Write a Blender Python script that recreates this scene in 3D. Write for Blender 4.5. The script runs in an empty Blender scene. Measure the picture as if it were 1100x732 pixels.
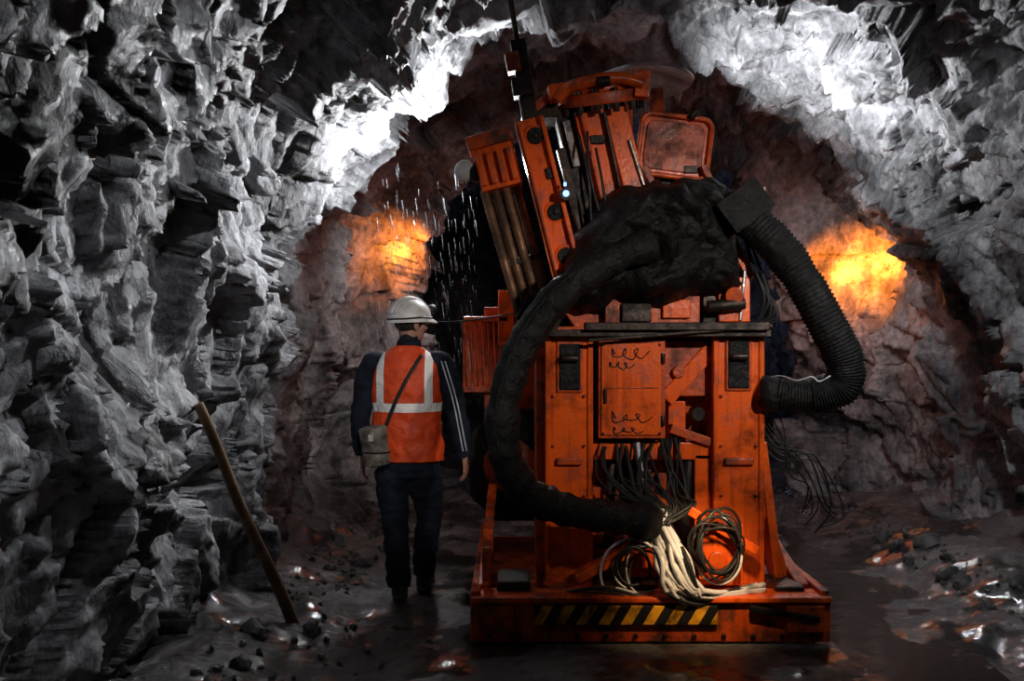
import bpy, math, random
from mathutils import Vector, Matrix, Euler, noise
from mathutils.bvhtree import BVHTree
random.seed(7)
scene = bpy.context.scene
scene.view_settings.view_transform = 'Standard'
scene.view_settings.look = 'None'
scene.view_settings.exposure = 0.0
CH = 1.6
def P(u, v, d):
    """image pixel coordinates + estimated depth -> world position in metres"""
    return Vector(((u-550)*d/1000.0, d, CH-(v-366)*d/1000.0))

# ---------------------------------------------------------------- materials
def nt_new(name):
    m = bpy.data.materials.new(name); m.use_nodes = True
    nt = m.node_tree; b = nt.nodes['Principled BSDF']
    return m, nt, b
def N(nt, t, **kw):
    n = nt.nodes.new(t)
    for k, v in kw.items():
        if k in n.inputs: n.inputs[k].default_value = v
        else: setattr(n, k, v)
    return n
def L(nt, a, b): nt.links.new(a, b)
def ramp(nt, src, stops):
    r = nt.nodes.new('ShaderNodeValToRGB'); e = r.color_ramp.elements
    while len(e) > len(stops): e.remove(e[-1])
    while len(e) < len(stops): e.new(0.5)
    for i, (p, c) in enumerate(stops):
        e[i].position = p
        e[i].color = (c, c, c, 1) if isinstance(c, (int, float)) else (*c, 1)
    L(nt, src, r.inputs[0]); return r
def mat(name, c1, c2=None, scale=6, rough=(0.4, 0.7), metal=0.0, bump=0.2, lo=0.4, hi=0.62, bscale=None, bdist=0.01, spec=0.5, grime=None):
    m, nt, b = nt_new(name)
    tc = N(nt, 'ShaderNodeTexCoord')
    n1 = N(nt, 'ShaderNodeTexNoise', Scale=scale, Detail=8.0, Roughness=0.65)
    L(nt, tc.outputs['Object'], n1.inputs['Vector'])
    c2 = c2 or tuple(x*0.6 for x in c1)
    r = ramp(nt, n1.outputs['Fac'], [(lo, c2), (hi, c1)])
    if grime:   # oily grime film + vertical run marks
        g = N(nt, 'ShaderNodeTexNoise', Scale=2.6, Detail=9.0, Roughness=0.7); L(nt, tc.outputs['Object'], g.inputs['Vector'])
        gm = ramp(nt, g.outputs['Fac'], [(0.36, grime), (0.50, 1.0)])
        mp = N(nt, 'ShaderNodeMapping'); mp.inputs['Scale'].default_value = (22, 22, 1.6); L(nt, tc.outputs['Object'], mp.inputs[0])
        g2 = N(nt, 'ShaderNodeTexNoise', Scale=1.0, Detail=5.0); L(nt, mp.outputs[0], g2.inputs['Vector'])
        gm2 = ramp(nt, g2.outputs['Fac'], [(0.34, 0.65), (0.48, 1.0)])
        a = N(nt, 'ShaderNodeMix', data_type='RGBA', blend_type='MULTIPLY'); a.inputs[0].default_value = 1; L(nt, r.outputs[0], a.inputs[6]); L(nt, gm.outputs[0], a.inputs[7])
        a2 = N(nt, 'ShaderNodeMix', data_type='RGBA', blend_type='MULTIPLY'); a2.inputs[0].default_value = 1; L(nt, a.outputs[2], a2.inputs[6]); L(nt, gm2.outputs[0], a2.inputs[7])
        L(nt, a2.outputs[2], b.inputs['Base Color'])
    else:
        L(nt, r.outputs[0], b.inputs['Base Color'])
    rr = ramp(nt, n1.outputs['Fac'], [(lo, rough[1]), (hi, rough[0])])
    L(nt, rr.outputs[0], b.inputs['Roughness'])
    b.inputs['Metallic'].default_value = metal
    b.inputs['Specular IOR Level'].default_value = spec
    if bump:
        n2 = N(nt, 'ShaderNodeTexNoise', Scale=bscale or scale*4, Detail=6.0, Roughness=0.6)
        L(nt, tc.outputs['Object'], n2.inputs['Vector'])
        bp = N(nt, 'ShaderNodeBump', Strength=bump, Distance=bdist)
        L(nt, n2.outputs['Fac'], bp.inputs['Height']); L(nt, bp.outputs[0], b.inputs['Normal'])
    return m
def emis(name, c, s):
    m, nt, b = nt_new(name)
    b.inputs['Base Color'].default_value = (*c, 1)
    b.inputs['Emission Color'].default_value = (*c, 1)
    b.inputs['Emission Strength'].default_value = s
    return m

def facet_height(nt, vec, scale):
    """chiselled fracture facets: every voronoi cell is a randomly tilted plane"""
    v = N(nt, 'ShaderNodeTexVoronoi', Scale=scale); v.feature = 'F1'
    L(nt, vec, v.inputs['Vector'])
    s1 = N(nt, 'ShaderNodeVectorMath', operation='SUBTRACT'); L(nt, vec, s1.inputs[0]); L(nt, v.outputs['Position'], s1.inputs[1])
    s2 = N(nt, 'ShaderNodeVectorMath', operation='SUBTRACT'); L(nt, v.outputs['Color'], s2.inputs[0]); s2.inputs[1].default_value = (0.5, 0.5, 0.5)
    d = N(nt, 'ShaderNodeVectorMath', operation='DOT_PRODUCT'); L(nt, s1.outputs[0], d.inputs[0]); L(nt, s2.outputs[0], d.inputs[1])
    return d.outputs['Value']
def rock_material():
    m, nt, b = nt_new('mine_rock')
    tc = N(nt, 'ShaderNodeTexCoord')
    mp = N(nt, 'ShaderNodeMapping'); mp.inputs['Rotation'].default_value = (0.65, 0.1, 0.2); mp.inputs['Scale'].default_value = (1, 1.3, 0.6)
    L(nt, tc.outputs['Object'], mp.inputs[0])
    n1 = N(nt, 'ShaderNodeTexNoise', Scale=1.0, Detail=11.0, Roughness=0.70, Distortion=0.25)
    L(nt, mp.outputs[0], n1.inputs['Vector'])
    r1 = ramp(nt, n1.outputs['Fac'], [(0.39, (0.035, 0.036, 0.039)), (0.48, (0.17, 0.172, 0.18)), (0.61, (0.50, 0.505, 0.53))])
    n2 = N(nt, 'ShaderNodeTexNoise', Scale=17.0, Detail=8.0, Roughness=0.7)
    L(nt, tc.outputs['Object'], n2.inputs['Vector'])
    r2 = ramp(nt, n2.outputs['Fac'], [(0.32, 0.45), (0.6, 1.1)])
    mx = N(nt, 'ShaderNodeMix', data_type='RGBA', blend_type='MULTIPLY'); mx.inputs[0].default_value = 1
    L(nt, r1.outputs[0], mx.inputs[6]); L(nt, r2.outputs[0], mx.inputs[7])
    L(nt, mx.outputs[2], b.inputs['Base Color'])
    rr = ramp(nt, n1.outputs['Fac'], [(0.40, 0.34), (0.62, 0.66)])
    L(nt, rr.outputs[0], b.inputs['Roughness'])
    nw = N(nt, 'ShaderNodeTexNoise', Scale=3.0, Detail=5.0); L(nt, mp.outputs[0], nw.inputs['Vector'])
    sc = N(nt, 'ShaderNodeVectorMath', operation='SCALE'); L(nt, nw.outputs['Color'], sc.inputs[0]); sc.inputs['Scale'].default_value = 0.22
    ad = N(nt, 'ShaderNodeVectorMath', operation='ADD'); L(nt, mp.outputs[0], ad.inputs[0]); L(nt, sc.outputs[0], ad.inputs[1])
    h1 = facet_height(nt, ad.outputs[0], 6.0); h2 = facet_height(nt, ad.outputs[0], 19.0)
    b0 = N(nt, 'ShaderNodeBump', Strength=1.0, Distance=0.65); L(nt, h1, b0.inputs['Height'])
    b1 = N(nt, 'ShaderNodeBump', Strength=1.0, Distance=0.42); L(nt, h2, b1.inputs['Height']); L(nt, b0.outputs[0], b1.inputs['Normal'])
    n3 = N(nt, 'ShaderNodeTexNoise', Scale=26.0, Detail=9.0, Roughness=0.75)
    L(nt, tc.outputs['Object'], n3.inputs['Vector'])
    b2 = N(nt, 'ShaderNodeBump', Strength=0.75, Distance=0.020)
    L(nt, n3.outputs['Fac'], b2.inputs['Height']); L(nt, b1.outputs[0], b2.inputs['Normal'])
    L(nt, b2.outputs[0], b.inputs['Normal'])
    return m
def mud_material():
    m, nt, b = nt_new('wet_mud')
    tc = N(nt, 'ShaderNodeTexCoord')
    n1 = N(nt, 'ShaderNodeTexNoise', Scale=1.7, Detail=9.0, Roughness=0.62)
    L(nt, tc.outputs['Object'], n1.inputs['Vector'])
    r1 = ramp(nt, n1.outputs['Fac'], [(0.42, (0.04, 0.037, 0.036)), (0.64, (0.25, 0.24, 0.24))])
    L(nt, r1.outputs[0], b.inputs['Base Color'])
    rr = ramp(nt, n1.outputs['Fac'], [(0.46, 0.08), (0.53, 0.20), (0.66, 0.38)])
    L(nt, rr.outputs[0], b.inputs['Roughness'])
    b.inputs['Specular IOR Level'].default_value = 0.8
    n3 = N(nt, 'ShaderNodeTexNoise', Scale=18.0, Detail=9.0, Roughness=0.7)
    L(nt, tc.outputs['Object'], n3.inputs['Vector'])
    b2 = N(nt, 'ShaderNodeBump', Distance=0.05)
    st = ramp(nt, n1.outputs['Fac'], [(0.46, 0.10), (0.54, 1.0)])
    L(nt, st.outputs[0], b2.inputs['Strength'])
    L(nt, n3.outputs['Fac'], b2.inputs['Height']); L(nt, b2.outputs[0], b.inputs['Normal'])
    return m
M = {}
M['rock'] = rock_material(); M['mud'] = mud_material()
M['stone'] = mat('muddy_stone', (0.14, 0.135, 0.13), (0.04, 0.04, 0.04), scale=9, rough=(0.6, 0.85), bump=0.5, spec=0.3)
M['orange'] = mat('worn_orange_paint', (0.86, 0.115, 0.010), (0.50, 0.062, 0.008), scale=7, rough=(0.26, 0.5), lo=0.34, hi=0.48, bump=0.25, bscale=40, grime=0.22)
M['orange2'] = mat('dirty_orange_paint', (0.60, 0.078, 0.009), (0.13, 0.024, 0.008), scale=8, rough=(0.33, 0.65), lo=0.36, hi=0.54, bump=0.35, bscale=40, grime=0.14)
M['steel'] = mat('dark_oily_steel', (0.06, 0.042, 0.034), (0.012, 0.01, 0.01), scale=9, rough=(0.3, 0.6), metal=0.6, bump=0.3)
M['chrome'] = mat('hydraulic_rod_chrome', (0.6, 0.6, 0.62), (0.25, 0.2, 0.16), scale=12, rough=(0.15, 0.5), metal=0.9, bump=0.1)
M['tube'] = mat('rusty_tube', (0.24, 0.11, 0.05), (0.06, 0.028, 0.014), scale=8, rough=(0.35, 0.7), metal=0.2, bump=0.3)
M['rubber'] = mat('black_rubber', (0.007, 0.0066, 0.0066), (0.003, 0.003, 0.003), scale=8, rough=(0.38, 0.7), bump=0.8, bscale=22, bdist=0.03, spec=0.3)
M['hose'] = mat('grey_hose', (0.62, 0.63, 0.66), (0.22, 0.22, 0.22), scale=10, rough=(0.3, 0.6), bump=0.2, lo=0.36, hi=0.5)
M['hoseblack'] = mat('black_hose', (0.02, 0.02, 0.02), (0.010, 0.010, 0.010), scale=10, rough=(0.35, 0.6), bump=0.2, spec=0.35)
M['white'] = mat('white_plastic', (0.75, 0.75, 0.74), (0.5, 0.49, 0.47), scale=9, rough=(0.3, 0.5), bump=0.05)
M['palegrey'] = mat('pale_metal_sheet', (0.6, 0.6, 0.62), (0.3, 0.3, 0.3), scale=5, rough=(0.4, 0.6), bump=0.1)
M['jacket'] = mat('dark_navy_cloth', (0.014, 0.020, 0.036), (0.007, 0.008, 0.014), scale=6, rough=(0.75, 0.9), bump=0.5, bscale=9, bdist=0.02, spec=0.2)
M['skin'] = mat('skin', (0.42, 0.22, 0.15), (0.33, 0.16, 0.11), scale=9, rough=(0.5, 0.6), bump=0.1)
M['hair'] = mat('dark_hair', (0.02, 0.015, 0.012), (0.01, 0.008, 0.007), scale=40, rough=(0.5, 0.7), bump=0.6, bscale=120)
M['boot'] = mat('muddy_boot', (0.03, 0.028, 0.026), (0.012, 0.012, 0.012), scale=9, rough=(0.35, 0.7), bump=0.3)
M['wood'] = mat('old_timber', (0.26, 0.14, 0.06), (0.10, 0.055, 0.025), scale=5, rough=(0.6, 0.85), bump=0.4, bscale=40)
M['strap'] = mat('black_strap', (0.02, 0.02, 0.02), None, scale=20, bump=0.2)
M['piping'] = mat('reflective_piping', (0.6, 0.65, 0.72), (0.4, 0.45, 0.5), scale=20, rough=(0.3, 0.5), bump=0.1)
M['eye'] = mat('eye_white', (0.7, 0.68, 0.65), None, scale=3, rough=(0.1, 0.2), bump=0)
M['lip'] = mat('lips', (0.30, 0.11, 0.09), None, scale=12, rough=(0.4, 0.5), bump=0.1)
M['canister'] = mat('scuffed_canister', (0.42, 0.39, 0.35), (0.12, 0.10, 0.08), scale=12, rough=(0.35, 0.6), metal=0.4, bump=0.2)
M['lamp'] = emis('work_lamp_glass', (0.22, 0.38, 1.0), 2.6)
M['lampweak'] = emis('cap_lamp_glass', (1.0, 0.95, 0.85), 1.2)
M['amber'] = emis('amber_beacon_glass', (1.0, 0.25, 0.02), 3.0)
def hazard():
    m, nt, b = nt_new('hazard_stripes')
    tc = N(nt, 'ShaderNodeTexCoord'); s = N(nt, 'ShaderNodeSeparateXYZ'); L(nt, tc.outputs['Object'], s.inputs[0])
    a = N(nt, 'ShaderNodeMath', operation='ADD'); L(nt, s.outputs[0], a.inputs[0])
    k = N(nt, 'ShaderNodeMath', operation='MULTIPLY'); L(nt, s.outputs[2], k.inputs[0]); k.inputs[1].default_value = -0.6; L(nt, k.outputs[0], a.inputs[1])
    q = N(nt, 'ShaderNodeMath', operation='MULTIPLY'); L(nt, a.outputs[0], q.inputs[0]); q.inputs[1].default_value = 8.5
    f = N(nt, 'ShaderNodeMath', operation='FRACT'); L(nt, q.outputs[0], f.inputs[0])
    r = ramp(nt, f.outputs[0], [(0.0, (0.9, 0.42, 0.02)), (0.48, (0.9, 0.42, 0.02)), (0.5, (0.01, 0.01, 0.01))]); r.color_ramp.interpolation = 'CONSTANT'
    n1 = N(nt, 'ShaderNodeTexNoise', Scale=9.0, Detail=7.0); L(nt, tc.outputs['Object'], n1.inputs['Vector'])
    r2 = ramp(nt, n1.outputs['Fac'], [(0.4, 0.15), (0.58, 1.0)])
    mx = N(nt, 'ShaderNodeMix', data_type='RGBA', blend_type='MULTIPLY'); mx.inputs[0].default_value = 1
    L(nt, r.outputs[0], mx.inputs[6]); L(nt, r2.outputs[0], mx.inputs[7]); L(nt, mx.outputs[2], b.inputs['Base Color'])
    b.inputs['Roughness'].default_value = 0.5
    return m
M['hazard'] = hazard()
def vestmat():
    m, nt, b = nt_new('hi_vis_vest')
    tc = N(nt, 'ShaderNodeTexCoord'); s = N(nt, 'ShaderNodeSeparateXYZ'); L(nt, tc.outputs['Object'], s.inputs[0])
    def band(src, c, w):
        a = N(nt, 'ShaderNodeMath', operation='COMPARE'); L(nt, src, a.inputs[0]); a.inputs[1].default_value = c; a.inputs[2].default_value = w; return a.outputs[0]
    def op(o, a, c):
        n = N(nt, 'ShaderNodeMath', operation=o); L(nt, a, n.inputs[0])
        if isinstance(c, float): n.inputs[1].default_value = c
        else: L(nt, c, n.inputs[1])
        return n.outputs[0]
    h = band(s.outputs[2], 1.195, 0.027)
    up = op('GREATER_THAN', s.outputs[2], 1.195)
    v1 = band(s.outputs[0], -0.152, 0.024); v2 = band(s.outputs[0], 0.142, 0.024)
    vv = op('MULTIPLY', op('MAXIMUM', v1, v2), up)
    mask = op('MAXIMUM', h, vv)
    n1 = N(nt, 'ShaderNodeTexNoise', Scale=7.0, Detail=6.0); L(nt, tc.outputs['Object'], n1.inputs['Vector'])
    r = ramp(nt, n1.outputs['Fac'], [(0.35, (0.60, 0.05, 0.008)), (0.6, (0.90, 0.09, 0.012))])
    mx = N(nt, 'ShaderNodeMix', data_type='RGBA'); L(nt, mask, mx.inputs[0]); L(nt, r.outputs[0], mx.inputs[6]); mx.inputs[7].default_value = (0.93, 0.93, 0.92, 1)
    L(nt, mx.outputs[2], b.inputs['Base Color']); b.inputs['Roughness'].default_value = 0.6
    n2 = N(nt, 'ShaderNodeTexNoise', Scale=11.0, Detail=3.0); L(nt, tc.outputs['Object'], n2.inputs['Vector'])
    bp = N(nt, 'ShaderNodeBump', Strength=0.8, Distance=0.035); L(nt, n2.outputs['Fac'], bp.inputs['Height']); L(nt, bp.outputs[0], b.inputs['Normal'])
    return m
M['vest'] = vestmat()

# ---------------------------------------------------------------- mesh building
def catmull(pts, k=6):
    pts = [tuple(p) for p in pts]; out = []
    n = len(pts)
    for i in range(n-1):
        p0 = pts[max(i-1, 0)]; p1 = pts[i]; p2 = pts[i+1]; p3 = pts[min(i+2, n-1)]
        for j in range(k):
            t = j/k; t2 = t*t; t3 = t2*t
            out.append(tuple(0.5*((2*b)+(-a+c)*t+(2*a-5*b+4*c-d)*t2+(-a+3*b-3*c+d)*t3) for a, b, c, d in zip(p0, p1, p2, p3)))
    out.append(pts[-1]); return out
class MB:
    def __init__(s): s.v = []; s.f = []; s.mi = []; s.sm = []; s.mats = []
    def m(s, key):
        if key not in s.mats: s.mats.append(key)
        return s.mats.index(key)
    def add(s, vs, fs, key, smooth=False):
        o = len(s.v); s.v += [tuple(v) for v in vs]; k = s.m(key)
        for f in fs: s.f.append(tuple(i+o for i in f)); s.mi.append(k); s.sm.append(smooth)
    def box(s, c, size, key, rot=None, taper=1.0):
        c = Vector(c); hx, hy, hz = [q/2 for q in size]; R = rot or Matrix.Identity(3); vs = []
        for z in (-1, 1):
            t = taper if z > 0 else 1.0
            for x, y in ((-1, -1), (1, -1), (1, 1), (-1, 1)):
                vs.append(c+R @ Vector((x*hx*t, y*hy*t, z*hz)))
        s.add(vs, [(3, 2, 1, 0), (4, 5, 6, 7), (0, 1, 5, 4), (1, 2, 6, 5), (2, 3, 7, 6), (3, 0, 4, 7)], key)
    def bx(s, x0, x1, y0, y1, z0, z1, key): s.box(((x0+x1)/2, (y0+y1)/2, (z0+z1)/2), (abs(x1-x0), abs(y1-y0), abs(z1-z0)), key)
    def pbox(s, u0, u1, v0, v1, d, dep, key):
        a = P(u0, v1, d); b = P(u1, v0, d); s.bx(a.x, b.x, d, d+dep, a.z, b.z, key)
    def bar(s, p0, p1, w, th, key, taper=1.0):
        p0 = Vector(p0); p1 = Vector(p1); z = (p1-p0).normalized(); y = Vector((0, 1, 0)); x = y.cross(z)
        if x.length < 1e-3: x = Vector((1, 0, 0))
        x.normalize(); y = z.cross(x)
        R = Matrix((x, y, z)).transposed(); s.box((p0+p1)/2, (w, th, (p1-p0).length), key, R, taper)
    def tube(s, pts, r, key, n=12, k=0, cap=True, ref=None, smooth=True):
        if not hasattr(r, '__len__'): r = [r]*len(pts)
        r = [(q if hasattr(q, '__len__') else (q, q)) for q in r]
        if k:
            al = catmull([tuple(p)+tuple(q) for p, q in zip(pts, r)], k)
            pts = [a[:3] for a in al]; r = [a[3:5] for a in al]
        pts = [Vector(p) for p in pts]; vs = []; fs = []; X = None
        for i, p in enumerate(pts):
            t = (pts[min(i+1, len(pts)-1)]-pts[max(i-1, 0)]).normalized()
            if X is None:
                X = Vector(ref) if ref else (Vector((1, 0, 0)) if abs(t.x) < 0.9 else Vector((0, 0, 1)))
            X = (X-t*X.dot(t)).normalized(); Y = t.cross(X)
            for j in range(n):
                a = 2*math.pi*j/n
                vs.append(p+X*math.cos(a)*r[i][0]+Y*math.sin(a)*r[i][1])
        for i in range(len(pts)-1):
            for j in range(n):
                a = i*n+j; b = i*n+(j+1) % n; fs.append((a, b, b+n, a+n))
        s.add(vs, fs, key, smooth)
        if cap:
            m0 = len(vs)-n
            o = len(s.v)-len(vs); kk = s.m(key)
            s.f.append(tuple(o+j for j in reversed(range(n)))); s.mi.append(kk); s.sm.append(False)
            s.f.append(tuple(o+m0+j for j in range(n))); s.mi.append(kk); s.sm.append(False)
    def cyl(s, p0, p1, r, key, n=24): s.tube([p0, p1], r, key, n=n)
    def ell(s, c, r, key, n=24, m=14, R=None, z0=-1.0, z1=1.0):
        c = Vector(c); R = R or Matrix.Identity(3); vs = []; fs = []
        for i in range(m+1):
            ph = math.asin(z0)+(math.asin(z1)-math.asin(z0))*i/m
            for j in range(n):
                a = 2*math.pi*j/n
                vs.append(c+R @ Vector((r[0]*math.cos(ph)*math.cos(a), r[1]*math.cos(ph)*math.sin(a), r[2]*math.sin(ph))))
        for i in range(m):
            for j in range(n):
                a = i*n+j; b = i*n+(j+1) % n; fs.append((a, b, b+n, a+n))
        s.add(vs, fs, key, True)
    def obj(s, name, parent=None, bevel=0.0, seg=2):
        me = bpy.data.meshes.new(name); me.from_pydata(s.v, [], s.f)
        for k in s.mats: me.materials.append(M[k])
        me.polygons.foreach_set('material_index', s.mi); me.polygons.foreach_set('use_smooth', s.sm); me.update()
        o = bpy.data.objects.new(name, me); scene.collection.objects.link(o)
        if parent: o.parent = parent
        if bevel:
            b = o.modifiers.new('bevel', 'BEVEL'); b.width = bevel; b.segments = seg; b.limit_method = 'ANGLE'; b.angle_limit = math.radians(50)
        return o
def empty(name, loc=(0, 0, 0)):
    e = bpy.data.objects.new(name, None); e.location = loc; scene.collection.objects.link(e); e.empty_display_size = 0.2; return e
def remesh(o, vox, smooth_it=4):
    md = o.modifiers.new('r', 'REMESH'); md.mode = 'VOXEL'; md.voxel_size = vox; md.use_smooth_shade = True
    sm = o.modifiers.new('s', 'SMOOTH'); sm.iterations = smooth_it; sm.factor = 0.5
    bpy.context.view_layer.update(); dg = bpy.context.evaluated_depsgraph_get()
    me = bpy.data.meshes.new_from_object(o.evaluated_get(dg)); mats = list(o.data.materials)
    o.modifiers.clear(); o.data = me
    if not me.materials:
        for q in mats: me.materials.append(q)
    for p in me.polygons: p.use_smooth = True
    return o

# ---------------------------------------------------------------- worker (built first: cheap depsgraph)
wk = empty('mine_worker', (-0.644, 5.7, 0.0))
b = MB()
torso = [(0, .03, .76, .15, .11), (0, .03, .84, .19, .135), (0, .03, .93, .195, .135), (0, .02, 1.03, .185, .125), (0, .02, 1.15, .185, .125), (0, .02, 1.27, .195, .13), (0, .02, 1.38, .20, .13), (.0, .02, 1.46, .185, .115), (.0, .025, 1.515, .13, .09), (.005, .03, 1.555, .075, .07), (.01, .035, 1.60, .06, .062), (.01, .04, 1.66, .058, .06)]
b.tube([t[:3] for t in torso], [t[3:] for t in torso], 'jacket', n=28, k=4, ref=(1, 0, 0))
armL = [(-.14, .02, 1.475), (-.205, .02, 1.455), (-.245, .02, 1.36), (-.275, .01, 1.20), (-.285, .0, 1.12), (-.285, .04, 1.0), (-.28, .07, .90)]
armR = [(.14, .02, 1.475), (.205, .02, 1.455), (.25, .02, 1.35), (.295, .0, 1.20), (.31, -.01, 1.13), (.335, .03, 1.0), (.35, .06, .89)]
ar = [.06, .076, .076, .066, .063, .062, .052]
b.tube(armL, ar, 'jacket', n=18, k=4); b.tube(armR, ar, 'jacket', n=18, k=4)
legL = [(-.085, .03, .86), (-.09, .02, .76), (-.085, .02, .62), (-.075, .03, .50), (-.06, -.01, .36), (-.045, -.05, .22), (-.035, -.08, .11)]
legR = [(.085, .03, .86), (.10, .05, .76), (.11, .14, .62), (.115, .21, .51), (.10, .24, .36), (.085, .27, .22), (.075, .30, .10)]
lr = [.10, .108, .097, .085, .080, .076, .072]
b.tube(legL, lr, 'jacket', n=18, k=4); b.tube(legR, lr, 'jacket', n=18, k=4)
body = b.obj('clothed_body', wk); remesh(body, 0.01, 3)
for v in body.data.vertices:
    c = v.co; n = v.normal; a = 0.009 if c.z > 0.85 else 0.014
    v.co = c+n*(a*noise.noise(Vector((c.x*7, c.y*7, c.z*16)))+a*0.6*noise.noise(Vector((c.x*16, c.y*16, c.z*30))))
def boot(name, ax, ay, yaw, pitch):
    b = MB()
    b.tube([(0, 0, .20), (0, 0, .14), (0, -.005, .08), (0, -.01, .03)], [(.055, .06), (.052, .058), (.05, .06), (.048, .058)], 'boot', n=20, k=3)
    b.tube([(0, -.07, .045), (0, -.02, .05), (0, .05, .055), (0, .12, .045), (0, .17, .038), (0, .20, .03)], [(.036, .04), (.043, .05), (.045, .05), (.05, .042), (.043, .034), (.02, .018)], 'boot', n=20, k=3, ref=(1, 0, 0))
    b.tube([(0, -.08, .012), (0, -.02, .012), (0, .05, .012), (0, .13, .012), (0, .19, .012), (0, .21, .014)], [(.033, .012), (.044, .013), (.042, .012), (.054, .012), (.042, .012), (.018, .010)], 'boot', n=16, k=3, ref=(1, 0, 0))
    o = b.obj(name, wk); remesh(o, 0.006, 2); o.location = (ax, ay, 0); o.rotation_euler = (pitch, 0, yaw); return o
bl = boot('boot_left', -.035, -.08, 0.08, -0.20); bl.location.z = 0.03
br = boot('boot_right', .075, .30, -0.1, 0.0)
b = MB()
vest = [(0, .03, .865, .215, .155), (0, .03, .93, .218, .158), (0, .02, 1.03, .208, .15), (0, .02, 1.15, .207, .148), (0, .02, 1.27, .214, .15), (0, .02, 1.37, .215, .15), (0, .02, 1.44, .203, .137), (0, .022, 1.49, .170, .115), (0, .025, 1.525, .128, .095), (0, .03, 1.55, .092, .085)]
b.tube([t[:3] for t in vest], [t[3:] for t in vest], 'vest', n=72, k=7, cap=False, ref=(1, 0, 0))
b.v = [tuple(Vector(v)+Vector((v[0], v[1], 0)).normalized()*(0.009*noise.noise(Vector((v[0]*8, v[1]*8, v[2]*5)))+0.011*noise.noise(Vector((v[0]*14, v[1]*14, v[2]*14))))) for v in b.v]
vo = b.obj('hi_vis_vest', wk); sd = vo.modifiers.new('s', 'SOLIDIFY'); sd.thickness = 0.006; sd.offset = 1
bvh = BVHTree.FromPolygons([Vector(v) for v in b.v], b.f)
me = body.data; bvb = BVHTree.FromPolygons([v.co.copy() for v in me.vertices], [tuple(p.vertices) for p in me.polygons])
def proj(x, z, off=0.012):
    best = None
    for t in (bvh, bvb):
        h = t.ray_cast(Vector((x, -1, z)), Vector((0, 1, 0)))
        if h[0] is not None and (best is None or h[0].y < best): best = h[0].y
    return Vector((x, (best if best is not None else 0)-off, z))
b = MB(); pts = []
for i in range(19):
    t = i/18; pts.append(proj(0.10-0.235*t-0.02*math.sin(t*3.1), 1.515-0.50*t, 0.012))
b.tube(pts, [(0.013, 0.004)]*len(pts), 'strap', n=10, ref=(1, 0, 0))
c = Vector((-.165, -.20, .98)); A = Vector((-.12, -.05, 1)).normalized()
b.tube([pts[-1], Vector((-.15, -.17, 1.05)), c+A*0.10+Vector((0.02, 0, 0))], [(0.012, 0.004)]*3, 'strap', n=8, k=4)
b.obj('shoulder_strap', wk)
b = MB()
b.tube([c-A*.125, c-A*.115, c-A*.05, c+A*.03, c+A*.035, c+A*.105, c+A*.115], [(.05, .04), (.078, .055), (.080, .057), (.080, .057), (.085, .062), (.084, .06), (.06, .048)], 'canister', n=28, ref=(1, 0, 0))
b.bar(c+A*.03+Vector((-.01, -.062, 0)), c+A*.07+Vector((-.01, -.064, 0)), 0.03, 0.01, 'white')
b.tube([c-A*.04+Vector((-.084, 0, 0)), c-A*.04+Vector((-.04, -.054, 0)), c-A*.04+Vector((.04, -.054, 0)), c-A*.04+Vector((.084, 0, 0))], 0.006, 'strap', n=8, k=5)
b.obj('self_rescuer_canister', wk, 0.004)
b = MB()
for off in (0.0, 0.022):
    pts = [proj(x+off, z, 0.002) for x, z in catmull([(.215, 1.475), (.245, 1.38), (.275, 1.28), (.30, 1.18), (.318, 1.08), (.335, .98), (.345, .92)], 5)]
    b.tube(pts, [(0.0045, 0.003)]*len(pts), 'piping', n=6)
b.obj('reflective_piping', wk)
b = MB(); b.tube([(.007, .03, 1.545), (.01, .032, 1.575), (.01, .035, 1.60)], [(.08, .077), (.076, .074), (.072, .07)], 'jacket', n=28, cap=False); o = b.obj('collar', wk); sd = o.modifiers.new('s', 'SOLIDIFY'); sd.thickness = 0.012
def hand(name, wrist, side, yaw):
    b = MB(); s = side
    b.tube([(0, 0, .03), (0, 0, 0), (0, .005, -.04), (0, .01, -.08), (0, .012, -.095)], [(.022, .03), (.020, .030), (.016, .040), (.015, .042), (.010, .038)], 'skin', n=18, k=3, ref=(1, 0, 0))
    for k, (yo, ln) in enumerate(((.033, .070), (.012, .080), (-.010, .075), (-.030, .060))):
        b.tube([(0, yo, -.075), (-s*.004, yo*1.05+.01, -.075-ln*.45), (-s*.016, yo*1.05+.01, -.075-ln*.78), (-s*.032, yo*1.02+.01, -.075-ln)], [.0095, .009, .008, .006], 'skin', n=12, k=3)
    b.tube([(0, .022, -.015), (-s*.014, .048, -.040), (-s*.020, .060, -.068), (-s*.024, .062, -.090)], [.013, .012, .010, .007], 'skin', n=12, k=3)
    o = b.obj(name, wk); remesh(o, 0.0032, 2); o.location = wrist; o.rotation_euler = (0.15, 0, yaw); return o
hand('hand_left', (-.279, .072, .885), -1, 0.2); hand('hand_right', (.352, .063, .875), 1, -0.2)
hd = empty('head', (.015, .04, 1.70)); hd.parent = wk; hd.rotation_euler = (0.04, 0, math.radians(-48))
b = MB()
b.ell((0, 0, .03), (.077, .098, .095), 'skin'); b.ell((0, .03, -.035), (.062, .068, .075), 'skin'); b.ell((0, .062, -.085), (.032, .028, .022), 'skin')
b.tube([(0, -.02, -.13), (0, -.01, -.03)], [.054, .058], 'skin', n=20)
b.tube([(0, .092, .015), (0, .108, -.005), (0, .118, -.025), (0, .100, -.036)], [.009, .011, .015, .012], 'skin', n=12, k=3)
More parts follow.
